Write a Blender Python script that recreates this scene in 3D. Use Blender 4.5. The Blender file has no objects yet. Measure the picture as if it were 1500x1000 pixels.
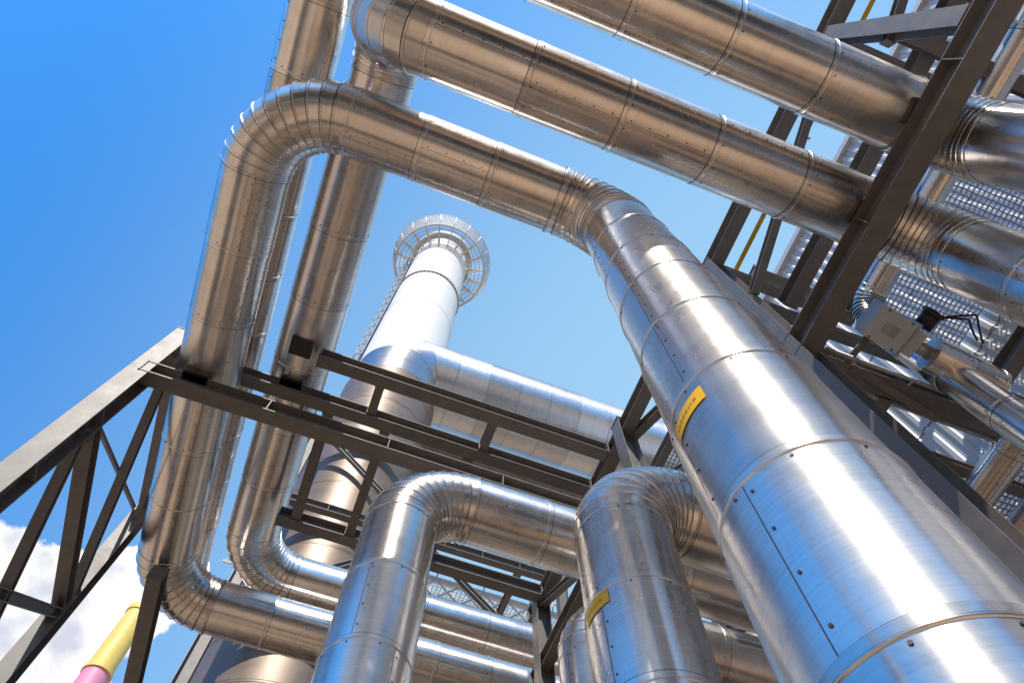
import bpy, math, random
from mathutils import Vector, Matrix
random.seed(7)
E=1.6  # eye height above ground; V() takes heights relative to eye level
def V(x,y,h): return Vector((x,y,h+E))
scene=bpy.context.scene
# ---------------------------------------------------------------- materials
def newmat(name):
    m=bpy.data.materials.new(name); m.use_nodes=True
    nt=m.node_tree; b=nt.nodes['Principled BSDF']; return m,nt,b
def N(nt,t,**k):
    n=nt.nodes.new(t)
    for a,v in k.items(): setattr(n,a,v)
    return n
def ramp(nt,src,p0,c0,p1,c1):
    r=N(nt,'ShaderNodeValToRGB'); e=r.color_ramp.elements
    e[0].position=p0; e[0].color=c0; e[1].position=p1; e[1].color=c1
    nt.links.new(src,r.inputs[0]); return r
def metal(name,base=(.90,.855,.81),rough=.19,bump=.25):
    m,nt,b=newmat(name); L=nt.links.new
    uv=N(nt,'ShaderNodeUVMap'); uv.uv_map='UVMap'
    geo=N(nt,'ShaderNodeTexCoord')
    mp=N(nt,'ShaderNodeMapping'); mp.inputs['Scale'].default_value=(.35,60,1)
    L(uv.outputs[0],mp.inputs[0])
    n1=N(nt,'ShaderNodeTexNoise'); n1.inputs['Scale'].default_value=1; n1.inputs['Detail'].default_value=3
    L(mp.outputs[0],n1.inputs['Vector'])
    n2=N(nt,'ShaderNodeTexNoise'); n2.inputs['Scale'].default_value=1.2; n2.inputs['Detail'].default_value=1
    L(geo.outputs['Object'],n2.inputs['Vector'])
    n3=N(nt,'ShaderNodeTexNoise'); n3.inputs['Scale'].default_value=5; n3.inputs['Detail'].default_value=5
    L(geo.outputs['Object'],n3.inputs['Vector'])
    at=N(nt,'ShaderNodeAttribute'); at.attribute_name='sec'
    sep=N(nt,'ShaderNodeSeparateColor'); L(at.outputs['Color'],sep.inputs[0])
    r1=ramp(nt,n3.outputs[0],.3,(*[c*.88 for c in base],1),.6,(*base,1))
    mx=N(nt,'ShaderNodeMix',data_type='RGBA',blend_type='MULTIPLY'); mx.inputs[0].default_value=1
    r2=ramp(nt,sep.outputs[0],0,(.80,.78,.77,1),1,(1,1,1,1))
    L(r1.outputs[0],mx.inputs[6]); L(r2.outputs[0],mx.inputs[7])
    mx2=N(nt,'ShaderNodeMix',data_type='RGBA',blend_type='MULTIPLY'); mx2.inputs[0].default_value=1
    r3=ramp(nt,n1.outputs[0],.3,(.86,.85,.84,1),.68,(1,1,1,1))
    L(mx.outputs[2],mx2.inputs[6]); L(r3.outputs[0],mx2.inputs[7])
    L(mx2.outputs[2],b.inputs['Base Color'])
    b.inputs['Metallic'].default_value=1
    a=N(nt,'ShaderNodeMath',operation='MULTIPLY_ADD'); L(n3.outputs[0],a.inputs[0]); a.inputs[1].default_value=.12; a.inputs[2].default_value=rough
    a2=N(nt,'ShaderNodeMath',operation='MULTIPLY_ADD'); L(sep.outputs[1],a2.inputs[0]); a2.inputs[1].default_value=.06; L(a.outputs[0],a2.inputs[2])
    L(a2.outputs[0],b.inputs['Roughness'])
    tg=N(nt,'ShaderNodeTangent'); tg.direction_type='UV_MAP'; tg.uv_map='UVMap'
    L(tg.outputs[0],b.inputs['Tangent'])
    b.inputs['Anisotropic'].default_value=.65; b.inputs['Anisotropic Rotation'].default_value=.25
    bp=N(nt,'ShaderNodeBump'); bp.inputs['Strength'].default_value=bump; bp.inputs['Distance'].default_value=.02
    L(n2.outputs[0],bp.inputs['Height'])
    L(bp.outputs[0],b.inputs['Normal'])
    return m
def paint(name,col,rough=.5,var=.25,scale=3,metallic=0,bump=.1):
    m,nt,b=newmat(name); L=nt.links.new
    g=N(nt,'ShaderNodeTexCoord')
    n=N(nt,'ShaderNodeTexNoise'); n.inputs['Scale'].default_value=scale; n.inputs['Detail'].default_value=6; n.inputs['Roughness'].default_value=.65
    L(g.outputs['Object'],n.inputs['Vector'])
    r=ramp(nt,n.outputs[0],.3,(*[c*(1-var) for c in col],1),.7,(*[min(1,c*(1+var*.4)) for c in col],1))
    L(r.outputs[0],b.inputs['Base Color'])
    rr=N(nt,'ShaderNodeMath',operation='MULTIPLY_ADD'); L(n.outputs[0],rr.inputs[0]); rr.inputs[1].default_value=.25; rr.inputs[2].default_value=rough-.12
    L(rr.outputs[0],b.inputs['Roughness']); b.inputs['Metallic'].default_value=metallic
    if bump:
        bp=N(nt,'ShaderNodeBump'); bp.inputs['Strength'].default_value=bump; bp.inputs['Distance'].default_value=.01
        L(n.outputs[0],bp.inputs['Height']); L(bp.outputs[0],b.inputs['Normal'])
    return m
M_AL=metal('aluminium_cladding')
M_DUCT=metal('duct_cladding',base=(.62,.64,.67),rough=.30)
M_DUCT2=paint('tan_reflection_cladding',(.21,.155,.115),.42,.25,1.2,metallic=.3,bump=.03)  # casing and lower duct: tan-brown reflection painted into the base colour
M_SCREW_GAP=paint('screw_and_gap_dark',(.06,.05,.045),.5,bump=0)
M_STEEL=paint('painted_steel',(.165,.15,.14),.5,.22,4,bump=.05)
M_GALV=paint('galvanised_steel',(.42,.43,.45),.4,.25,6,metallic=.5,bump=0)
M_WHITE=paint('white_stack_paint',(.82,.82,.81),.5,.05,.8,bump=0)
M_CREAM=paint('cream_flange',(.60,.55,.46),.5,.2,2)
M_CLAD=paint('wall_cladding',(.50,.52,.55),.45,.1,1.5,bump=0)
M_GLASS=paint('dark_glass',(.03,.04,.05),.15,.1)
M_LABEL=paint('yellow_label',(1.0,.54,.005),.45,.08,20)
M_TEXT=paint('label_print',(.40,.16,.01),.5)
M_YEL=paint('yellow_paint',(.80,.60,.14),.5,.12,bump=0)
M_YEL2=paint('handrail_yellow',(.85,.50,.02),.45,.15)
M_PINK=paint('pink_paint',(.72,.28,.44),.5,.12,bump=0)
M_BLACK=paint('black_housing',(.02,.02,.022),.45)
M_GREYBOX=paint('actuator_housing',(.52,.56,.60),.4,.15)
M_BRICK=paint('brown_cladding',(.13,.09,.065),.7,.25,.6)
def ground_mat():
    m,nt,b=newmat('sandy_concrete'); L=nt.links.new
    g=N(nt,'ShaderNodeTexCoord')
    n=N(nt,'ShaderNodeTexNoise'); n.inputs['Scale'].default_value=.12; n.inputs['Detail'].default_value=6
    n2=N(nt,'ShaderNodeTexNoise'); n2.inputs['Scale'].default_value=3; n2.inputs['Detail'].default_value=8
    L(g.outputs['Object'],n.inputs[0]); L(g.outputs['Object'],n2.inputs[0])
    r=ramp(nt,n.outputs[0],.35,(.30,.19,.11,1),.65,(.60,.42,.27,1))
    r2=ramp(nt,n2.outputs[0],.3,(.8,.8,.8,1),.7,(1,1,1,1))
    mx=N(nt,'ShaderNodeMix',data_type='RGBA',blend_type='MULTIPLY'); mx.inputs[0].default_value=1
    L(r.outputs[0],mx.inputs[6]); L(r2.outputs[0],mx.inputs[7]); L(mx.outputs[2],b.inputs['Base Color'])
    b.inputs['Roughness'].default_value=.9
    return m
M_GROUND=ground_mat()
M_ASPH=paint('asphalt',(.06,.052,.046),.85,.3,5)
# ---------------------------------------------------------------- mesh builder
class MB:
    def __init__(s,name,mats):
        s.name=name; s.mats=mats; s.v=[]; s.f=[]; s.mi=[]; s.sm=[]; s.uv=[]; s.sec=[]
    def face(s,idx,mi=0,smooth=False,uv=None,sec=(.5,.5,.5)):
        s.f.append(idx); s.mi.append(mi); s.sm.append(smooth); s.uv.append(uv); s.sec.append(sec)
    def box(s,c,ax,ay,az,hx,hy,hz,mi=0):
        b=len(s.v)
        for i in (-1,1):
            for j in (-1,1):
                for k in (-1,1): s.v.append(c+ax*hx*i+ay*hy*j+az*hz*k)
        for q in ((0,1,3,2),(4,6,7,5),(0,4,5,1),(2,3,7,6),(0,2,6,4),(1,5,7,3)):
            s.face([b+i for i in q],mi)
    def bar(s,p0,p1,w,h,up=Vector((0,0,1)),mi=0):
        d=(p1-p0); l=d.length; d.normalize()
        if abs(d.dot(up))>.98: up=Vector((0,1,0))
        sd=d.cross(up).normalized(); u=sd.cross(d).normalized()
        s.box((p0+p1)/2,d,sd,u,l/2,w/2,h/2,mi)
    def ibeam(s,p0,p1,h=.3,w=.22,up=Vector((0,0,1)),tf=.02,tw=.014,mi=0,stiff=0):
        d=(p1-p0); l=d.length; d.normalize()
        if abs(d.dot(up))>.98: up=Vector((0,1,0))
        sd=d.cross(up).normalized(); u=sd.cross(d).normalized(); c=(p0+p1)/2
        s.box(c+u*(h/2-tf/2),d,sd,u,l/2,w/2,tf/2,mi)
        s.box(c-u*(h/2-tf/2),d,sd,u,l/2,w/2,tf/2,mi)
        s.box(c,d,sd,u,l/2-.001,tw/2,h/2-tf,mi)
        if stiff:
            n=int(l/stiff)
            for i in range(1,n+1):
                q=p0+d*(l*i/(n+1))
                for sg in (-1,1):
                    s.box(q+sd*sg*(tw/2+(w-tw)/4-.002),d,sd,u,.008,(w-tw)/4-.004,h/2-tf,mi)
        for e,sg in ((p0,1),(p1,-1)):
            s.box(e+d*sg*.012,d,sd,u,.010,w/2+.012,h/2+.012,mi)
            for a in (-1,1):
                for b in (-1,1):
                    q=e+sd*a*(w/4+.02)+u*b*h*.3
                    s.rod(q+d*sg*.022,q+d*sg*.05,.016,6,mi)
    def rod(s,p0,p1,r,n=8,mi=0,caps=True,r1=None):
        if r1 is None: r1=r
        d=(p1-p0).normalized(); a=d.orthogonal().normalized(); c=d.cross(a)
        b=len(s.v)
        for k in range(n):
            t=2*math.pi*k/n; o=a*math.cos(t)+c*math.sin(t)
            s.v.append(p0+o*r); s.v.append(p1+o*r1)
        for k in range(n):
            k2=(k+1)%n; s.face([b+2*k,b+2*k2,b+2*k2+1,b+2*k+1],mi,n>5)
        if caps:
            s.face([b+2*k for k in range(n)][::-1],mi); s.face([b+2*k+1 for k in range(n)],mi)
    def ring(s,c,r,tr,n=48,m=6,mi=0,axis=Vector((0,0,1)),h=None):
        a=axis.orthogonal().normalized(); e=axis.cross(a); b=len(s.v)
        for i in range(n):
            t=2*math.pi*i/n; o=a*math.cos(t)+e*math.sin(t)
            for j in range(m):
                q=2*math.pi*j/m+math.pi/4; s.v.append(c+o*(r+tr*math.cos(q))+axis*((h or tr)*math.sin(q)))
        for i in range(n):
            for j in range(m):
                i2=(i+1)%n; j2=(j+1)%m
                s.face([b+i*m+j,b+i2*m+j,b+i2*m+j2,b+i*m+j2],mi,m>4)
    def build(s,parent=None):
        me=bpy.data.meshes.new(s.name); me.from_pydata([tuple(v) for v in s.v],[],s.f)
        for m in s.mats: me.materials.append(m)
        me.polygons.foreach_set('material_index',s.mi); me.polygons.foreach_set('use_smooth',s.sm)
        if any(u is not None for u in s.uv):
            ul=me.uv_layers.new(name='UVMap'); flat=[]
            ca=me.color_attributes.new('sec','FLOAT_COLOR','CORNER'); cf=[]
            for f,u,c in zip(s.f,s.uv,s.sec):
                if u is None: u=[(0,0)]*len(f)
                for q in u: flat+= [q[0],q[1]]
                for _ in f: cf+=[c[0],c[1],c[2],1]
            ul.data.foreach_set('uv',flat); ca.data.foreach_set('color',cf)
        me.update()
        o=bpy.data.objects.new(s.name,me); scene.collection.objects.link(o)
        if parent: o.parent=parent
        return o
def empty(name):
    o=bpy.data.objects.new(name,None); scene.collection.objects.link(o); o.empty_display_size=.5; return o
Z=Vector((0,0,1)); X=Vector((1,0,0)); Y=Vector((0,1,0))
# ---------------------------------------------------------------- clad pipe
def clad_pipe(name,pts,D,bends,gores=9,sec=1.15,mat=None,screws=True,nseg=64,parent=None,bead=.026,gap=.009,rs=.010,ggap=.017):
    r=D/2; mb=MB(name,[mat or M_AL,M_SCREW_GAP])
    if not isinstance(bends,(list,tuple)): bends=[bends]*(len(pts)-2)
    if not isinstance(gores,(list,tuple)): gores=[gores]*(len(pts)-2)
    P=[pts[0]]; K=[]
    cur=pts[0]
    def straight(a,b):
        L=(b-a).length
        if L<.02: return
        n=max(1,round(L/sec))
        for i in range(1,n+1):
            P.append(a.lerp(b,i/n)); K.append('s')
    for i in range(1,len(pts)-1):
        c=pts[i]; d0=(c-pts[i-1]).normalized(); d1=(pts[i+1]-c).normalized()
        phi=d0.angle(d1); R=bends[i-1]; T=R*math.tan(phi/2)
        a=c-d0*T; b=c+d1*T; straight(cur,a)
        nrm=(d1-d0*d0.dot(d1)).normalized(); cen=a+nrm*R
        g=max(1,round(gores[i-1]*phi/(math.pi/2))) if R>0 else 0
        for k in range(1,g+1):
            t=phi*k/g; q=cen-nrm*R*math.cos(t)+d0*R*math.sin(t)
            P.append(q); K.append('g')
        cur=b
    straight(cur,pts[-1])
    n=len(P); dirs=[(P[i+1]-P[i]).normalized() for i in range(n-1)]
    mn=[dirs[0]]+[(dirs[i-1]+dirs[i]).normalized() for i in range(1,n-1)]+[dirs[-1]]
    fr=dirs[0].orthogonal().normalized(); arc=0
    seam=random.random()*6.28
    for i in range(n-1):
        d=dirs[i]
        if i>0: fr=dirs[i-1].rotation_difference(d)@fr
        fr=(fr-d*fr.dot(d)).normalized(); fb=d.cross(fr)
        p0,p1=P[i],P[i+1]; L=(p1-p0).length
        sc=(random.random(),random.random(),random.random())
        def pt(t,f,rad):
            off=(fr*math.cos(t)+fb*math.sin(t))*rad
            s0=-off.dot(mn[i])/d.dot(mn[i]); s1=-off.dot(mn[i+1])/d.dot(mn[i+1])
            return p0.lerp(p1,f)+off+d*(s0*(1-f)+s1*f)
        def strip(stations,smooth=True,scol=sc,mi=0):
            b=len(mb.v)
            for (f,rad) in stations:
                for k in range(nseg): mb.v.append(pt(2*math.pi*k/nseg,f,rad))
            for j in range(len(stations)-1):
                for k in range(nseg):
                    k2=(k+1)%nseg
                    u0=2*math.pi*k/nseg*r+i*3.7; u1=2*math.pi*(k+1)/nseg*r+i*3.7
                    v0=arc+stations[j][0]*L; v1=arc+stations[j+1][0]*L
                    mb.face([b+j*nseg+k,b+j*nseg+k2,b+(j+1)*nseg+k2,b+(j+1)*nseg+k],mi,smooth,
                        [(u0,v0),(u1,v0),(u1,v1),(u0,v1)],scol)
        if K[i]=='s':
            j=random.uniform(-.0015,.0015)
            ra=r+j; rb=r+.007+j
            strip([(0,ra),(1+.02/L,rb)])
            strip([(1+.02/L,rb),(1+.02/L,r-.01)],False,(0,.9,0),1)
            fb0=1-.055/L; fb1=1-.03/L
            strip([(fb0,rb-.004),(fb0+.006/L,rb+.008),(fb1-.006/L,rb+.008),(fb1,rb-.004)])
            if i>0: strip([(.021/L,ra+.0012),((.021+gap)/L,ra+.0012)],True,sc,1)  # dark sealant line, also painting in the shadow gap at the lap
            if screws and L>.4:
                ns=max(8,int(2*math.pi*r/.32))
                locs=[(2*math.pi*k/ns+.1*i,1-.08/L) for k in range(ns)]
                st=seam+random.choice((-.5,.0,.5))
                b=len(mb.v); w=.005/r
                for f in (0.0,fb0):
                    rr=ra+(rb-ra)*f+.0015
                    for tt in (st-w/2,st+w/2): mb.v.append(pt(tt,f,rr))
                mb.face([b,b+1,b+3,b+2],1,True,[(0,0),(.02,0),(.02,L),(0,L)],sc)
                nl=int(L/.24)
                locs+=[(st+.035/r,(k+.5)/nl) for k in range(nl)]
                for (tt,f) in locs:
                    q=pt(tt,f,ra+(rb-ra)*f+.001); o=(fr*math.cos(tt)+fb*math.sin(tt))
                    mb.rod(q,q+o*.004,rs,6,1)
        else:
            # each gore flares slightly and laps over the next one with a rolled bead
            strip([(0,r),(1,r+.020)])
            b0=1-.03/max(L,.05)
            strip([(b0,r+.010),(b0+.006/L,r+bead),(1,r+bead)],False)
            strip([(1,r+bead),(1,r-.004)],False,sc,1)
            strip([(.0,r+.003),(ggap/max(L,.05),r+.0042)],True,sc,1)  # dark strip painting in the shadow gap between gores, with its sealant
        if i==0: mb.face([len(mb.v)+k for k in range(nseg)][::-1],0,False,None,sc); mb.v+= [pt(2*math.pi*k/nseg,0,r) for k in range(nseg)]
        if i==n-2: mb.face([len(mb.v)+k for k in range(nseg)],0,False,None,sc); mb.v+= [pt(2*math.pi*k/nseg,1,r) for k in range(nseg)]
        arc+=L
    return mb.build(parent)
G=-E
def label(parent_pos,r,az,h,arc,ht):
    cx,cy=parent_pos; mb=MB('label',[M_LABEL,M_TEXT])
    def patch(a0,a1,h0,h1,rr,mi,n=10):
        b=len(mb.v)
        for k in range(n+1):
            a=a0+(a1-a0)*k/n
            for hh in (h0,h1): mb.v.append(V(cx+rr*math.cos(a),cy+rr*math.sin(a),hh))
        for k in range(n): mb.face([b+2*k,b+2*k+2,b+2*k+3,b+2*k+1],mi,True)
    da=arc/2/r
    patch(az-da,az+da,h-ht/2,h+ht/2,r+.014,0)
    rs=random.Random(3)
    a=az-da*.8
    while a<az+da*.5:
        w=rs.uniform(.01,.03)/r
        patch(a,a+w,h-.010,h+.010,r+.0155,1,2); a+=w+.014/r
    return mb
p=clad_pipe('insulated_pipe',[V(2.19,1.435,G),V(2.19,1.435,10.55),V(-3.15,1.435,10.55),V(-3.15,11.1,10.55),V(9,11.1,10.55),V(9,11.1,G)],1.0,[.95,1.15,1.1,1.0],gores=[10,11,10,8],gap=.008)
label((2.19,1.435),.5,math.radians(213.2-33),3.75,.34,.15).build(p)
clad_pipe('insulated_pipe',[V(7.0,-.03,G),V(7.0,-.03,10.55),V(-1.98,-.03,10.55),V(-1.98,-.03,12.1),V(-1.98,11.4,12.1),V(10.4,11.4,12.1),V(10.4,11.4,G)],1.06,[1.1,.77,.77,1.1,1.0],gores=[11,6,7,10,8],sec=1.45,rs=.013,gap=.011)
clad_pipe('insulated_pipe',[V(6.5,-1.5,G),V(6.5,-1.5,10.55),V(-7,-1.5,10.55),V(-7,-1.5,G)],1.06,1.0,gores=10,sec=1.45,rs=.013,gap=.011)
clad_pipe('insulated_pipe',[V(-3.25,-8,G),V(-3.25,-8,12.1),V(-3.25,12.8,12.1),V(11.8,12.8,12.1),V(11.8,12.8,G)],1.0,1.1,rs=.013)
clad_pipe('insulated_pipe',[V(.59,5.94,G),V(.59,5.94,8.65),V(11.9,5.94,8.65)],.98,.95,gores=10)
p=clad_pipe('insulated_pipe',[V(2.69,3.86,G),V(2.69,3.86,6.76),V(5.2,3.86,6.76),V(5.2,3.86,13)],1.0,.85,gores=10)
label((2.69,3.86),.5,math.radians(235.1-47),4.7,.36,.16).build(p)
clad_pipe('insulated_pipe',[V(3.25,5.9,G),V(3.25,5.9,7.07),V(11.9,5.9,7.07)],.8,.75)
clad_pipe('insulated_pipe',[V(7.5,-12,G),V(7.5,-12,12),V(7.5,1.6,12),V(7.5,1.6,G)],.5,.5,nseg=32,bead=.016)
clad_pipe('insulated_pipe',[V(8.4,.5,G),V(8.4,.5,8.5),V(8.4,7.5,8.5),V(8.4,7.5,G)],.45,.5,nseg=32,bead=.016)
clad_pipe('insulated_pipe',[V(9.3,.7,G),V(9.3,.7,8.5),V(9.3,8.3,8.5),V(9.3,8.3,G)],.36,.4,nseg=32,bead=.016)
clad_pipe('insulated_pipe',[V(5.8,2.55,9.0),V(6.7,2.55,9.0),V(6.7,2.55,G)],.34,.4,nseg=32,gores=6,bead=.016)
# ---------------------------------------------------------------- steel frames
par=empty('steel_pipe_rack')
mb=MB('beams',[M_STEEL])
I=mb.ibeam
I(V(-3.9,6.05,9.75),V(4.05,6.05,9.75),.32,.26,stiff=2)
I(V(-3.0,6.52,11.4),V(4.05,6.52,11.4),.3,.24)
I(V(-1.6,5.67,11.4),V(4.05,5.67,11.4),.3,.24)
I(V(-1.5,9.25,11.38),V(4.1,9.25,11.38),.3,.24)
I(V(4.18,9.9,11.4),V(4.18,3.0,11.4),.34,.24)
I(V(4.18,9.9,9.74),V(4.18,5.0,9.74),.3,.22)
for x in (-1.15,-.05,1.6): I(V(x,6.65,11.38),V(x,9.12,11.38),.24,.18)
for x in (-.4,1.8): I(V(x,5.8,11.4),V(x,6.39,11.4),.22,.16)
I(V(4.18,5.15,G),V(4.18,5.15,11.7),.3,.28,up=X)
I(V(4.18,9.45,G),V(4.18,9.45,11.7),.3,.28,up=X)
I(V(4.18,5.3,9.0),V(4.18,9.3,11.2),.14,.14)
I(V(4.3,5.2,11.3),V(5.4,2.2,11.3),.2,.16)
I(V(5.5,2.32,9.68),V(5.5,-9,9.68),.5,.34,stiff=2.4)
I(V(5.5,2.15,G),V(5.5,2.15,14.7),.34,.32,up=X)
I(V(5.5,-2.8,10),V(5.5,-2.8,14.4),.3,.28,up=X)
I(V(5.5,-7.8,G),V(5.5,-7.8,14.4),.34,.32,up=X)
I(V(5.5,2.3,14.62),V(5.5,-9,14.62),.42,.3)
I(V(5.68,2.15,9.66),V(11.9,2.15,9.66),.44,.3,stiff=1.6)
I(V(5.68,2.15,14.6),V(11.9,2.15,14.6),.3,.24)
I(V(5.68,-2.8,14.6),V(11.9,-2.8,14.6),.3,.24)
I(V(6.4,2.0,12.5),V(6.4,-9,12.5),.34,.28)
I(V(5.68,-2.8,12.1),V(11.9,-2.8,12.1),.3,.24)
I(V(5.6,2.0,12.3),V(5.6,-2.6,14.4),.16,.16)
I(V(5.6,-2.6,12.2),V(5.6,-7.6,14.4),.16,.16)
I(V(5.7,2.1,11.9),V(11.9,2.1,12.0),.26,.22)
I(V(8.6,2.0,9.66),V(8.6,-9,9.66),.3,.24)
I(V(8.9,-2.8,14.6),V(8.9,2.0,14.6),.26,.2)
for y in (-4.4,-5.6,-6.8): I(V(5.7,y,14.6),V(8.8,y,14.6),.24,.18)
for y in (3.0,4.7,6.6): I(V(6.9,y,9.5),V(11.9,y,9.5),.24,.18)
for x in (7.0,9.4,11.6): I(V(x,2.32,9.55),V(x,8.5,9.55),.28,.2)
for y in (2.15,4.2,6.4,8.6): I(V(7.2,y,16.4),V(11.9,y,16.4),.3,.24)
for x in (7.3,9.6): I(V(x,2.0,16.4),V(x,8.9,16.4),.3,.24)
I(V(7.3,8.7,9.9),V(7.3,8.7,16.2),.3,.28,up=X)
I(V(7.3,2.4,11.0),V(7.3,8.5,16.1),.16,.16)
I(V(7.0,8.5,G),V(7.0,8.5,9.9),.3,.28,up=X)
I(V(11.6,8.6,G),V(11.6,8.6,9.9),.3,.28,up=X)
I(V(-3.0,9.9,9.8),V(-3.0,14.5,9.8),.3,.26)
I(V(-3.0,14.4,G),V(-3.0,14.4,9.6),.3,.28,up=X)
mb.build(par)
mb=MB('pipe_shoes',[M_BLACK])
for (x,y,h,t) in ((-3.15,6.05,9.91,10.06),(-1.98,6.52,11.55,11.6),(-1.98,5.67,11.55,11.6),(-3.25,6.52,11.55,11.62),(5.5,-.03,9.93,10.05),(5.5,-1.5,9.93,10.05)):
    mb.box(V(x,y,(h+t)/2),X,Y,Z,.2,.18,(t-h)/2+.02)
mb.build(par)
mb=MB('handrail',[M_YEL2])
mb.rod(V(6.15,2.1,14.9),V(6.15,-9,14.9),.055)
for k in range(8): mb.rod(V(6.15,2.1-k*1.55,14.6),V(6.15,2.1-k*1.55,14.9),.03)
mb.build(par)
def grating(name,x0,x1,y0,y1,h,parent,pitch=.085,b=.014,mat=M_GALV):
    g=MB(name,[mat])
    n=int((x1-x0)/pitch)
    for i in range(n+1):
        x=x0+(x1-x0)*i/n; g.box(V(x,(y0+y1)/2,h),X,Y,Z,b/2,(y1-y0)/2,.018)
    n=int((y1-y0)/pitch)
    for i in range(n+1):
        y=y0+(y1-y0)*i/n; g.box(V((x0+x1)/2,y,h+.003),X,Y,Z,(x1-x0)/2,b/2,.012)
    g.build(parent)
par2=empty('grating_platform')
grating('deck',7.1,9.3,3.1,4.6,9.66,par2,b=.03,pitch=.1)
grating('deck_far',9.5,11.5,2.4,4.6,9.66,par2,b=.03,pitch=.1)
grating('deck_back',7.1,11.5,4.8,6.5,9.66,par2,b=.03,pitch=.1)
grating('deck_upper',8.7,11.8,-2.6,1.9,14.8,par2,b=.03,pitch=.12)
grating('deck_top',7.4,11.8,4.3,8.5,16.58,par2,b=.03,pitch=.12)
# steel frame standing in front of the stack base
par=empty('duct_support_frame')
mb=MB('members',[M_STEEL]); I=mb.ibeam
for x in (-2.6,2.4,7.4): I(V(x,14.9,G),V(x,14.9,24.5),.34,.3,up=X)
for h in (14.5,19.3,24.3): I(V(-2.4,14.9,h),V(7.2,14.9,h),.34,.26,stiff=1.6)
for (x0,x1) in ((-2.4,2.2),(7.2,2.6)):
    I(V(x0,14.95,14.8),V(x1,14.95,19.0),.18,.16); I(V(x1,14.95,19.6),V(x0,14.95,24.0),.18,.16)
for x in (2.4,7.4): I(V(x,15.1,24.3),V(x,21.4,24.3),.34,.26)
mb.build(par)
# ---------------------------------------------------------------- left braced tower
par=empty('braced_steel_tower')
mb=MB('members',[M_STEEL]); I=mb.ibeam
x=-3.9
I(V(x,6.1,G),V(x,6.1,11.3),.34,.3,up=Y,stiff=1.5)
I(V(x,9.8,G),V(x,9.8,11.6),.3,.26,up=Y)
for h in (2.2,5.3,8.45,11.1): I(V(x,6.28,h),V(x,9.64,h),.22,.2)
I(V(x+.02,6.2,10.9),V(x+.02,9.7,8.7),.14,.14)
mb.bar(V(x-.1,6.2,8.6),V(x-.1,9.7,10.9),.06,.06)
I(V(x+.02,6.2,8.2),V(x+.02,9.7,5.6),.14,.14)
I(V(x+.02,9.7,8.3),V(x+.02,6.2,5.4),.16,.16)
I(V(x+.02,6.2,5.1),V(x+.02,9.7,2.4),.14,.14)
mb.box(V(-3.9,6.1,-1.58),X,Y,Z,.3,.3,.02); mb.box(V(-3.9,9.8,-1.58),X,Y,Z,.3,.3,.02)
for (y,h) in ((6.33,8.45),(6.33,11.0),(9.6,8.45),(9.6,11.0)):
    mb.box(V(-3.9,y,h-.22),X,Y,Z,.012,.2,.2)
mb.build(par)
# ---------------------------------------------------------------- smokestack
par=empty('smokestack')
cx,cy=-.45,17.8; R=2.4
mb=MB('shell',[M_WHITE,M_CREAM,M_STEEL])
def tube(mb,segs,n=72):
    for (h0,r0,h1,r1,mi) in segs:
        b=len(mb.v)
        for k in range(n):
            t=2*math.pi*k/n; c,s=math.cos(t),math.sin(t)
            mb.v.append(V(cx+c*r0,cy+s*r0,h0)); mb.v.append(V(cx+c*r1,cy+s*r1,h1))
        for k in range(n):
            k2=(k+1)%n; mb.face([b+2*k,b+2*k2,b+2*k2+1,b+2*k+1],mi,True)
def band(h,e,t,mi): return [(h,R-.01,h,R+e,mi),(h,R+e,h+t,R+e,mi),(h+t,R+e,h+t,R-.01,mi)]
tube(mb,[(35.6,2.30,35.61,R,0),(35.61,R,63,R,0),(63,R,63,R+.42,1),(63,R+.42,63.8,R+.42,0),(63.8,R+.42,63.8,R-.45,1),(63.8,R-.45,54,R-.45,2)]
 +band(51,.11,.16,1)+band(44.5,.02,.05,0)+band(57.2,.02,.05,0))
for k in range(48):
    t=2*math.pi*k/48; o=Vector((math.cos(t),math.sin(t),0)); mb.rod(V(cx,cy,50.9)+o*(R+.07),V(cx,cy,51.3)+o*(R+.07),.04,6,2)
mb.build(par)
mb=MB('gallery',[M_GALV,M_WHITE,M_CREAM])
c0=V(cx,cy,60.9)
for k in range(5): mb.ring(c0,2.58+.36*k,.03,72,4)
for k in range(140):
    t=2*math.pi*k/140; o=Vector((math.cos(t),math.sin(t),0)); mb.bar(c0+o*2.55,c0+o*4.02,.03,.045)
NB=20
for k in range(NB):
    t=2*math.pi*k/NB; o=Vector((math.cos(t),math.sin(t),0))
    mb.bar(c0+o*2.4-Z*.15,c0+o*4.05-Z*.15,.1,.2,mi=2)
    mb.bar(c0+o*2.4-Z*1.4,c0+o*3.9-Z*.2,.08,.08,mi=2)
    mb.rod(c0+o*4.05,c0+o*4.55+Z*1.8,.05,6,1)
mb.ring(c0-Z*.15,4.05,.09,72,4,2)
for q,h in ((4.2,.6),(4.36,1.2),(4.55,1.8)): mb.ring(c0+Z*h,q,.05,72,6,1)
for k in range(130):
    t=2*math.pi*k/130
    for sg in (-1,1):
        t2=t+sg*.14
        mb.rod(c0+Vector((math.cos(t),math.sin(t),0))*4.05,c0+Vector((math.cos(t2),math.sin(t2),0))*4.55+Z*1.8,.03,4,0,False)
mb.build(par)
mb=MB('caged_ladder',[M_STEEL,M_GALV])
lo=Vector((-1,.12,0)).normalized(); lt=Vector((lo.y,-lo.x,0)).normalized()*-1
base=Vector((cx,cy,E))+lo*(R+.15)
for sg in (-1,1): mb.rod(base+lt*.22*sg+Z*36,base+lt*.22*sg+Z*61,.045,6)
for k in range(80): mb.rod(base-lt*.22+Z*(36+k*.31),base+lt*.22+Z*(36+k*.31),.02,5)
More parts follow.
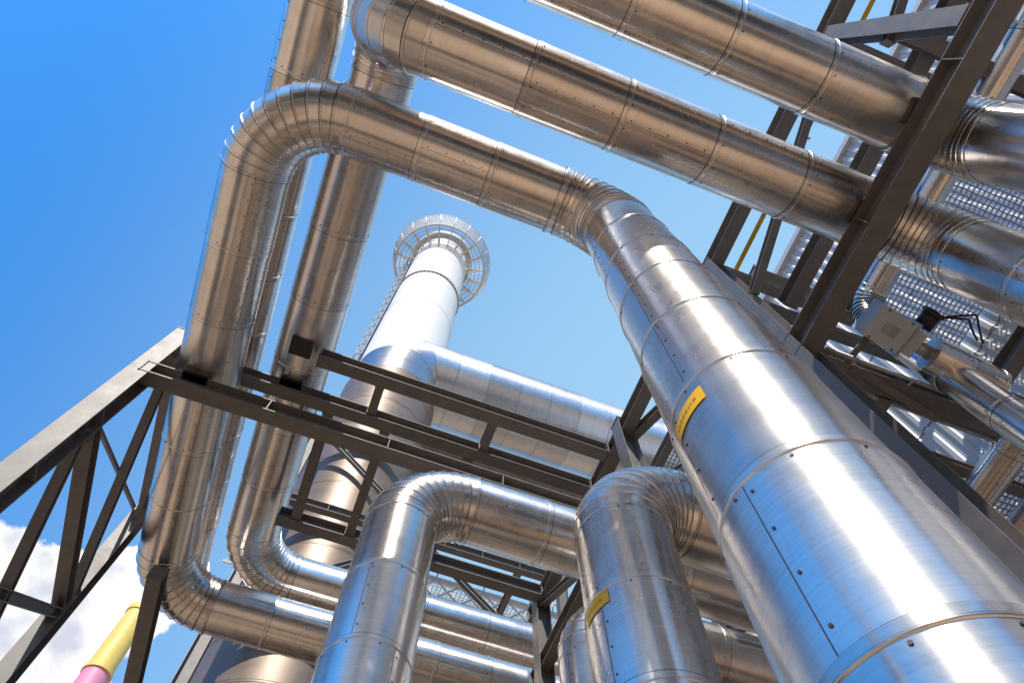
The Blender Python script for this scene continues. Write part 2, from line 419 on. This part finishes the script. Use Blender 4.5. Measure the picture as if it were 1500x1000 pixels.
for k in range(15):
    cc=base+Z*(38+k*1.6); pr=None
    for j in range(9):
        a=math.pi*j/8; q=cc+lt*.3*math.cos(a)+lo*.45*math.sin(a)
        if pr: mb.bar(pr,q,.04,.015)
        pr=q
for j in range(5):
    a=math.pi*j/4; mb.rod(base+lt*.3*math.cos(a)+lo*.45*math.sin(a)+Z*38,base+lt*.3*math.cos(a)+lo*.45*math.sin(a)+Z*60.5,.03,4)
mb.build(par)
par=empty('exhaust_duct')
clad_pipe('upper_duct',[V(cx,cy,32.5),V(cx,cy,37.0),V(22,17.8,37.0),V(22,17.8,G)],4.76,[1.2,2.4],gores=[1,6],sec=1.9,mat=M_DUCT,screws=False,parent=par,bead=.03,gap=.02,ggap=.02)
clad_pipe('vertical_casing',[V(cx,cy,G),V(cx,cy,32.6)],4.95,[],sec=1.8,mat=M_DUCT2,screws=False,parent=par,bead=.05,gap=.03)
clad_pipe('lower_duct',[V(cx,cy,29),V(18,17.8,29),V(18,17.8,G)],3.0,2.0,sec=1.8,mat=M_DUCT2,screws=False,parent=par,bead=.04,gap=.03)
# white walkway behind
par=empty('elevated_walkway')
grating('deck',-5,14,22.0,23.3,26,par,.2,.04,M_WHITE)
mb=MB('guardrail',[M_WHITE,M_GALV])
for y in (22.0,23.3):
    mb.bar(V(-5,y,25.95),V(14,y,25.95),.08,.25)
    for hh in (26.6,27.2): mb.rod(V(-5,y,hh),V(14,y,hh),.045,6)
    for k in range(17): mb.rod(V(-5+k*1.18,y,26),V(-5+k*1.18,y,27.2),.04,6)
    for k in range(16): mb.rod(V(-5+k*1.18,y,25.9),V(-3.82+k*1.18,y,24.7),.045,6); mb.rod(V(-3.82+k*1.18,y,25.9),V(-5+k*1.18,y,24.7),.045,6)
    mb.rod(V(-5,y,24.7),V(14,y,24.7),.06,6)
for (x,y) in ((3,22),(3,23.3),(14,22),(14,23.3)): mb.rod(V(x,y,G),V(x,y,26),.14,10)
mb.build(par)
# ---------------------------------------------------------------- distant striped chimney
par=empty('painted_chimney')
mb=MB('shaft',[M_YEL,M_PINK,M_STEEL]); cx,cy=-15.3,52.8
tube(mb,[(G,1.6,40.6,1.08,1),(40.6,1.08,47.0,.95,0),(47.0,.95,47.0,1.05,0),(47.0,1.05,47.5,1.05,0),(47.5,1.05,47.5,.8,2),(47.5,.8,45,.8,2),(40.6,1.08,40.6,1.2,0),(40.6,1.2,40.9,1.2,0)])
mb.build(par)
# ---------------------------------------------------------------- valve actuator
par=empty('valve_actuator')
mb=MB('body',[M_GREYBOX,M_BLACK,M_GALV,M_STEEL])
A=Vector((.96,.16,-.1)).normalized(); B=Z.cross(A).normalized(); Cc=A.cross(B)
o=V(6.35,1.3,9.45)
mb.box(o,A,B,Cc,.3,.26,.2); mb.box(o+A*.42,A,B,Cc,.1,.2,.17); mb.box(o+A*.31,A,B,Cc,.012,.29,.23,2)
for i in (-1,1):
    for j in (-1,1): mb.rod(o+B*.23*i-Cc*.2+A*.2*j,o+B*.23*i-Cc*.215+A*.2*j,.02,6,3)
mb.box(o-Cc*.204,A,B,Cc,.12,.09,.004,2)
mb.rod(o+A*.45-B*.25,o+A*.45-B*.55,.13,20,1); mb.ring(o+A*.45-B*.5,.15,.025,24,6,1,axis=B)
for k in range(7): mb.ring(o+A*.45-B*(.28+.035*k),.14,.008,20,4,1,axis=B)
mb.rod(o+A*.52-Cc*.05,o+A*.75-Cc*.05,.1,16,2)
for off in (0,.1):
    pr=None
    for k in range(25):
        a=k/24; q=o+A*(.5+(.7+off)*a)-B*(.5+(.18+off)*math.sin(a*3.1))+Cc*(-.1-.12*math.sin(a*6))
        if pr: mb.rod(pr,q,.016,6,1)
        pr=q
mb.rod(o-A*.1+B*.26,o-A*.1+B*.75,.05,10,3); mb.bar(o+A*.0+B*.75,o+A*1.6+B*.75,.12,.05,mi=3)
mb.build(par)
clad_pipe('discharge_stub',[V(7.05,1.4,9.25),V(8.1,1.5,9.05)],.52,[],sec=.5,nseg=40,parent=par)
mb=MB('cable_conduit',[M_GALV])
for k,(y,h) in enumerate(((2.38,9.5),(2.36,9.62),(1.9,9.4))): mb.rod(V(5.7,y,h),V(11.9,y,h),.03,8)
for k in range(6): mb.rod(V(6.2+k,1.9,9.4),V(6.2+k,2.36,9.62),.02,6)
mb.build()
# ---------------------------------------------------------------- building
par=empty('corrugated_process_building')
mb=MB('wall_cladding',[M_CLAD,M_STEEL])
YM=9.2
y=-30; prof=[]
while y<YM:
    prof+=[(12,y),(12,y+.16),(11.95,y+.2),(11.95,y+.3),(12,y+.34)]; y+=.34
levels=[G]+[G+3.2*k for k in range(1,9)]+[25]
for a,b2 in zip(levels[:-1],levels[1:]):
    b=len(mb.v)
    for (x,yy) in prof: mb.v.append(V(x,yy,a+.02)); mb.v.append(V(x,yy,b2-.02))
    for k in range(len(prof)-1): mb.face([b+2*k,b+2*k+1,b+2*k+3,b+2*k+2],0)
    mb.bar(V(12.02,-30,b2),V(12.02,YM,b2),.06,.05,mi=1)
mb.box(V(21.1,-10.4,11.6),X,Y,Z,9.05,19.6,13.2,0)
mb.bar(V(11.93,-30.1,25.1),V(11.93,YM+.1,25.1),.25,.3)
mb.build(par)
mb=MB('windows',[M_GLASS,M_STEEL])
for k in range(4):
    mb.box(V(11.93,-26+k*5,4),X,Y,Z,.01,1.2,.8,0); mb.bar(V(11.92,-27.3+k*5,4.85),V(11.92,-24.7+k*5,4.85),.08,.08,mi=1); mb.bar(V(11.92,-27.3+k*5,3.15),V(11.92,-24.7+k*5,3.15),.08,.08,mi=1)
mb.build(par)
# unseen hall added behind the viewer to put dark bands in the cladding's reflections
par=empty('added_reflection_hall')
mb=MB('walls',[M_BRICK,M_STEEL,M_GLASS])
mb.box(V(-6,-34,3.4),X,Y,Z,26,8,5.0,0)
mb.bar(V(-32.2,-25.95,8.5),V(20.2,-25.95,8.5),.3,.35,mi=1)
for k in range(10):
    mb.box(V(-29+k*5,-25.99,4.4),X,Y,Z,1.5,.03,.8,2)
    for dx in (-.75,.75): mb.box(V(-29+k*5+dx,-25.94,4.4),X,Y,Z,.03,.02,.82,1)
for k in (0,1): mb.box(V(-12+k*14,-25.98,.5),X,Y,Z,2,.04,2.1,1)
mb.build(par)
# ---------------------------------------------------------------- ground & added dark strips
mb=MB('ground',[M_GROUND]); S=3000
mb.v=[Vector((-S,-S,0)),Vector((S,-S,0)),Vector((S,S,0)),Vector((-S,S,0))]; mb.face([0,1,2,3]); mb.build()
def sheet(name,x0,x1,y0,y1,z):
    mb=MB(name,[M_ASPH]); mb.v=[Vector((x0,y0,z)),Vector((x1,y0,z)),Vector((x1,y1,z)),Vector((x0,y1,z))]; mb.face([0,1,2,3]); mb.build()
sheet('added_dark_road',-14,-7.8,-200,200,.004); sheet('added_dark_road',-200,200,-15,-8,.008); sheet('added_dark_road',-7.8,11,2.8,5.2,.004)  # unseen asphalt strips, added to darken what the pipe undersides reflect
# ---------------------------------------------------------------- light
az,el=math.radians(250),math.radians(48)
sd=Vector((math.cos(az)*math.cos(el),math.sin(az)*math.cos(el),math.sin(el)))
sl=bpy.data.lights.new('sun','SUN'); sl.energy=5; sl.angle=math.radians(.5); sl.color=(1,.93,.84)
so=bpy.data.objects.new('sun',sl); scene.collection.objects.link(so); so.rotation_euler=sd.to_track_quat('Z','Y').to_euler(); so.location=(0,0,60)
w=bpy.data.worlds.new('World'); scene.world=w; w.use_nodes=True; nt=w.node_tree; L=nt.links.new
bg=nt.nodes['Background']; bg.inputs[1].default_value=.15
sk=N(nt,'ShaderNodeTexSky'); sk.sky_type='NISHITA'; sk.sun_disc=False; sk.sun_elevation=el; sk.sun_rotation=math.radians(90)-az+2*math.pi
sk.ozone_density=2.0; sk.air_density=1.0; sk.dust_density=.4
tc=N(nt,'ShaderNodeTexCoord')
tint=N(nt,'ShaderNodeMix',data_type='RGBA',blend_type='MULTIPLY'); tint.inputs[0].default_value=1; L(sk.outputs[0],tint.inputs[6]); tint.inputs[7].default_value=(.44,1.42,2.15,1)
def dotmap(c,lo,hi,mx_=1.0):
    dt=N(nt,'ShaderNodeVectorMath',operation='DOT_PRODUCT'); L(tc.outputs['Generated'],dt.inputs[0]); dt.inputs[1].default_value=Vector(c).normalized()
    mr=N(nt,'ShaderNodeMapRange',interpolation_type='SMOOTHSTEP'); L(dt.outputs['Value'],mr.inputs[0]); mr.inputs[1].default_value=lo; mr.inputs[2].default_value=hi; mr.inputs[4].default_value=mx_; return mr
def mixc(fac,a,col):
    m=N(nt,'ShaderNodeMix',data_type='RGBA'); L(fac,m.inputs[0]); L(a,m.inputs[6]); m.inputs[7].default_value=(*col,1); return m.outputs[2]
c=mixc(dotmap((.8,.45,.4),0.0,.84,.82).outputs[0],tint.outputs[2],(2.9,4.9,6.5))      # thin high haze
c=mixc(dotmap(sd,.80,1.0).outputs[0],c,(4.2,4.4,4.6))                                   # aureole
c=mixc(dotmap((0,0,-1),-.54,-.05,.95).outputs[0],c,(1.9,2.0,2.1))                      # horizon haze
n=N(nt,'ShaderNodeTexNoise'); n.inputs['Scale'].default_value=11; n.inputs['Detail'].default_value=9; n.inputs['Roughness'].default_value=.52
L(tc.outputs['Generated'],n.inputs['Vector'])
def blob(c,lo,hi):
    dt=N(nt,'ShaderNodeVectorMath',operation='DOT_PRODUCT'); L(tc.outputs['Generated'],dt.inputs[0]); dt.inputs[1].default_value=Vector(c).normalized()
    mr=N(nt,'ShaderNodeMapRange'); L(dt.outputs['Value'],mr.inputs[0]); mr.inputs[1].default_value=lo; mr.inputs[2].default_value=hi; return mr
b1=blob((-.42,.97,.77),.987,.999)
b2=blob((-.307,.91,.78),.993,1.0)
mxn=N(nt,'ShaderNodeMath',operation='MAXIMUM'); L(b1.outputs[0],mxn.inputs[0]); L(b2.outputs[0],mxn.inputs[1])
ad=N(nt,'ShaderNodeMath',operation='MULTIPLY_ADD'); L(mxn.outputs[0],ad.inputs[0]); ad.inputs[1].default_value=.5; L(n.outputs[0],ad.inputs[2])
msk=ramp(nt,ad.outputs[0],.74,(0,0,0,1),.78,(1,1,1,1))
n4=N(nt,'ShaderNodeTexNoise'); n4.inputs['Scale'].default_value=16; n4.inputs['Detail'].default_value=6; L(tc.outputs['Generated'],n4.inputs['Vector'])
cc=ramp(nt,n4.outputs[0],.35,(4.6,4.8,5.6,1),.52,(7.2,7.2,7.2,1))
mx=N(nt,'ShaderNodeMix',data_type='RGBA'); L(msk.outputs[0],mx.inputs[0]); L(c,mx.inputs[6]); L(cc.outputs[0],mx.inputs[7])
L(mx.outputs[2],bg.inputs[0])
# ---------------------------------------------------------------- camera
cam=bpy.data.cameras.new('camera'); co=bpy.data.objects.new('camera',cam); scene.collection.objects.link(co)
rt=Vector((.9366,-.3505,0)).normalized(); fw=Vector((.1274,.3403,.9317)); fw=(fw-rt*fw.dot(rt)).normalized(); up=rt.cross(fw)
m=Matrix((rt,up,-fw)).transposed().to_4x4(); m.translation=Vector((0,0,E)); co.matrix_world=m
cam.lens=24; cam.sensor_width=36; cam.clip_end=8000; cam.clip_start=.05
scene.camera=co
scene.view_settings.view_transform='Standard'; scene.view_settings.look='None'; scene.view_settings.exposure=0
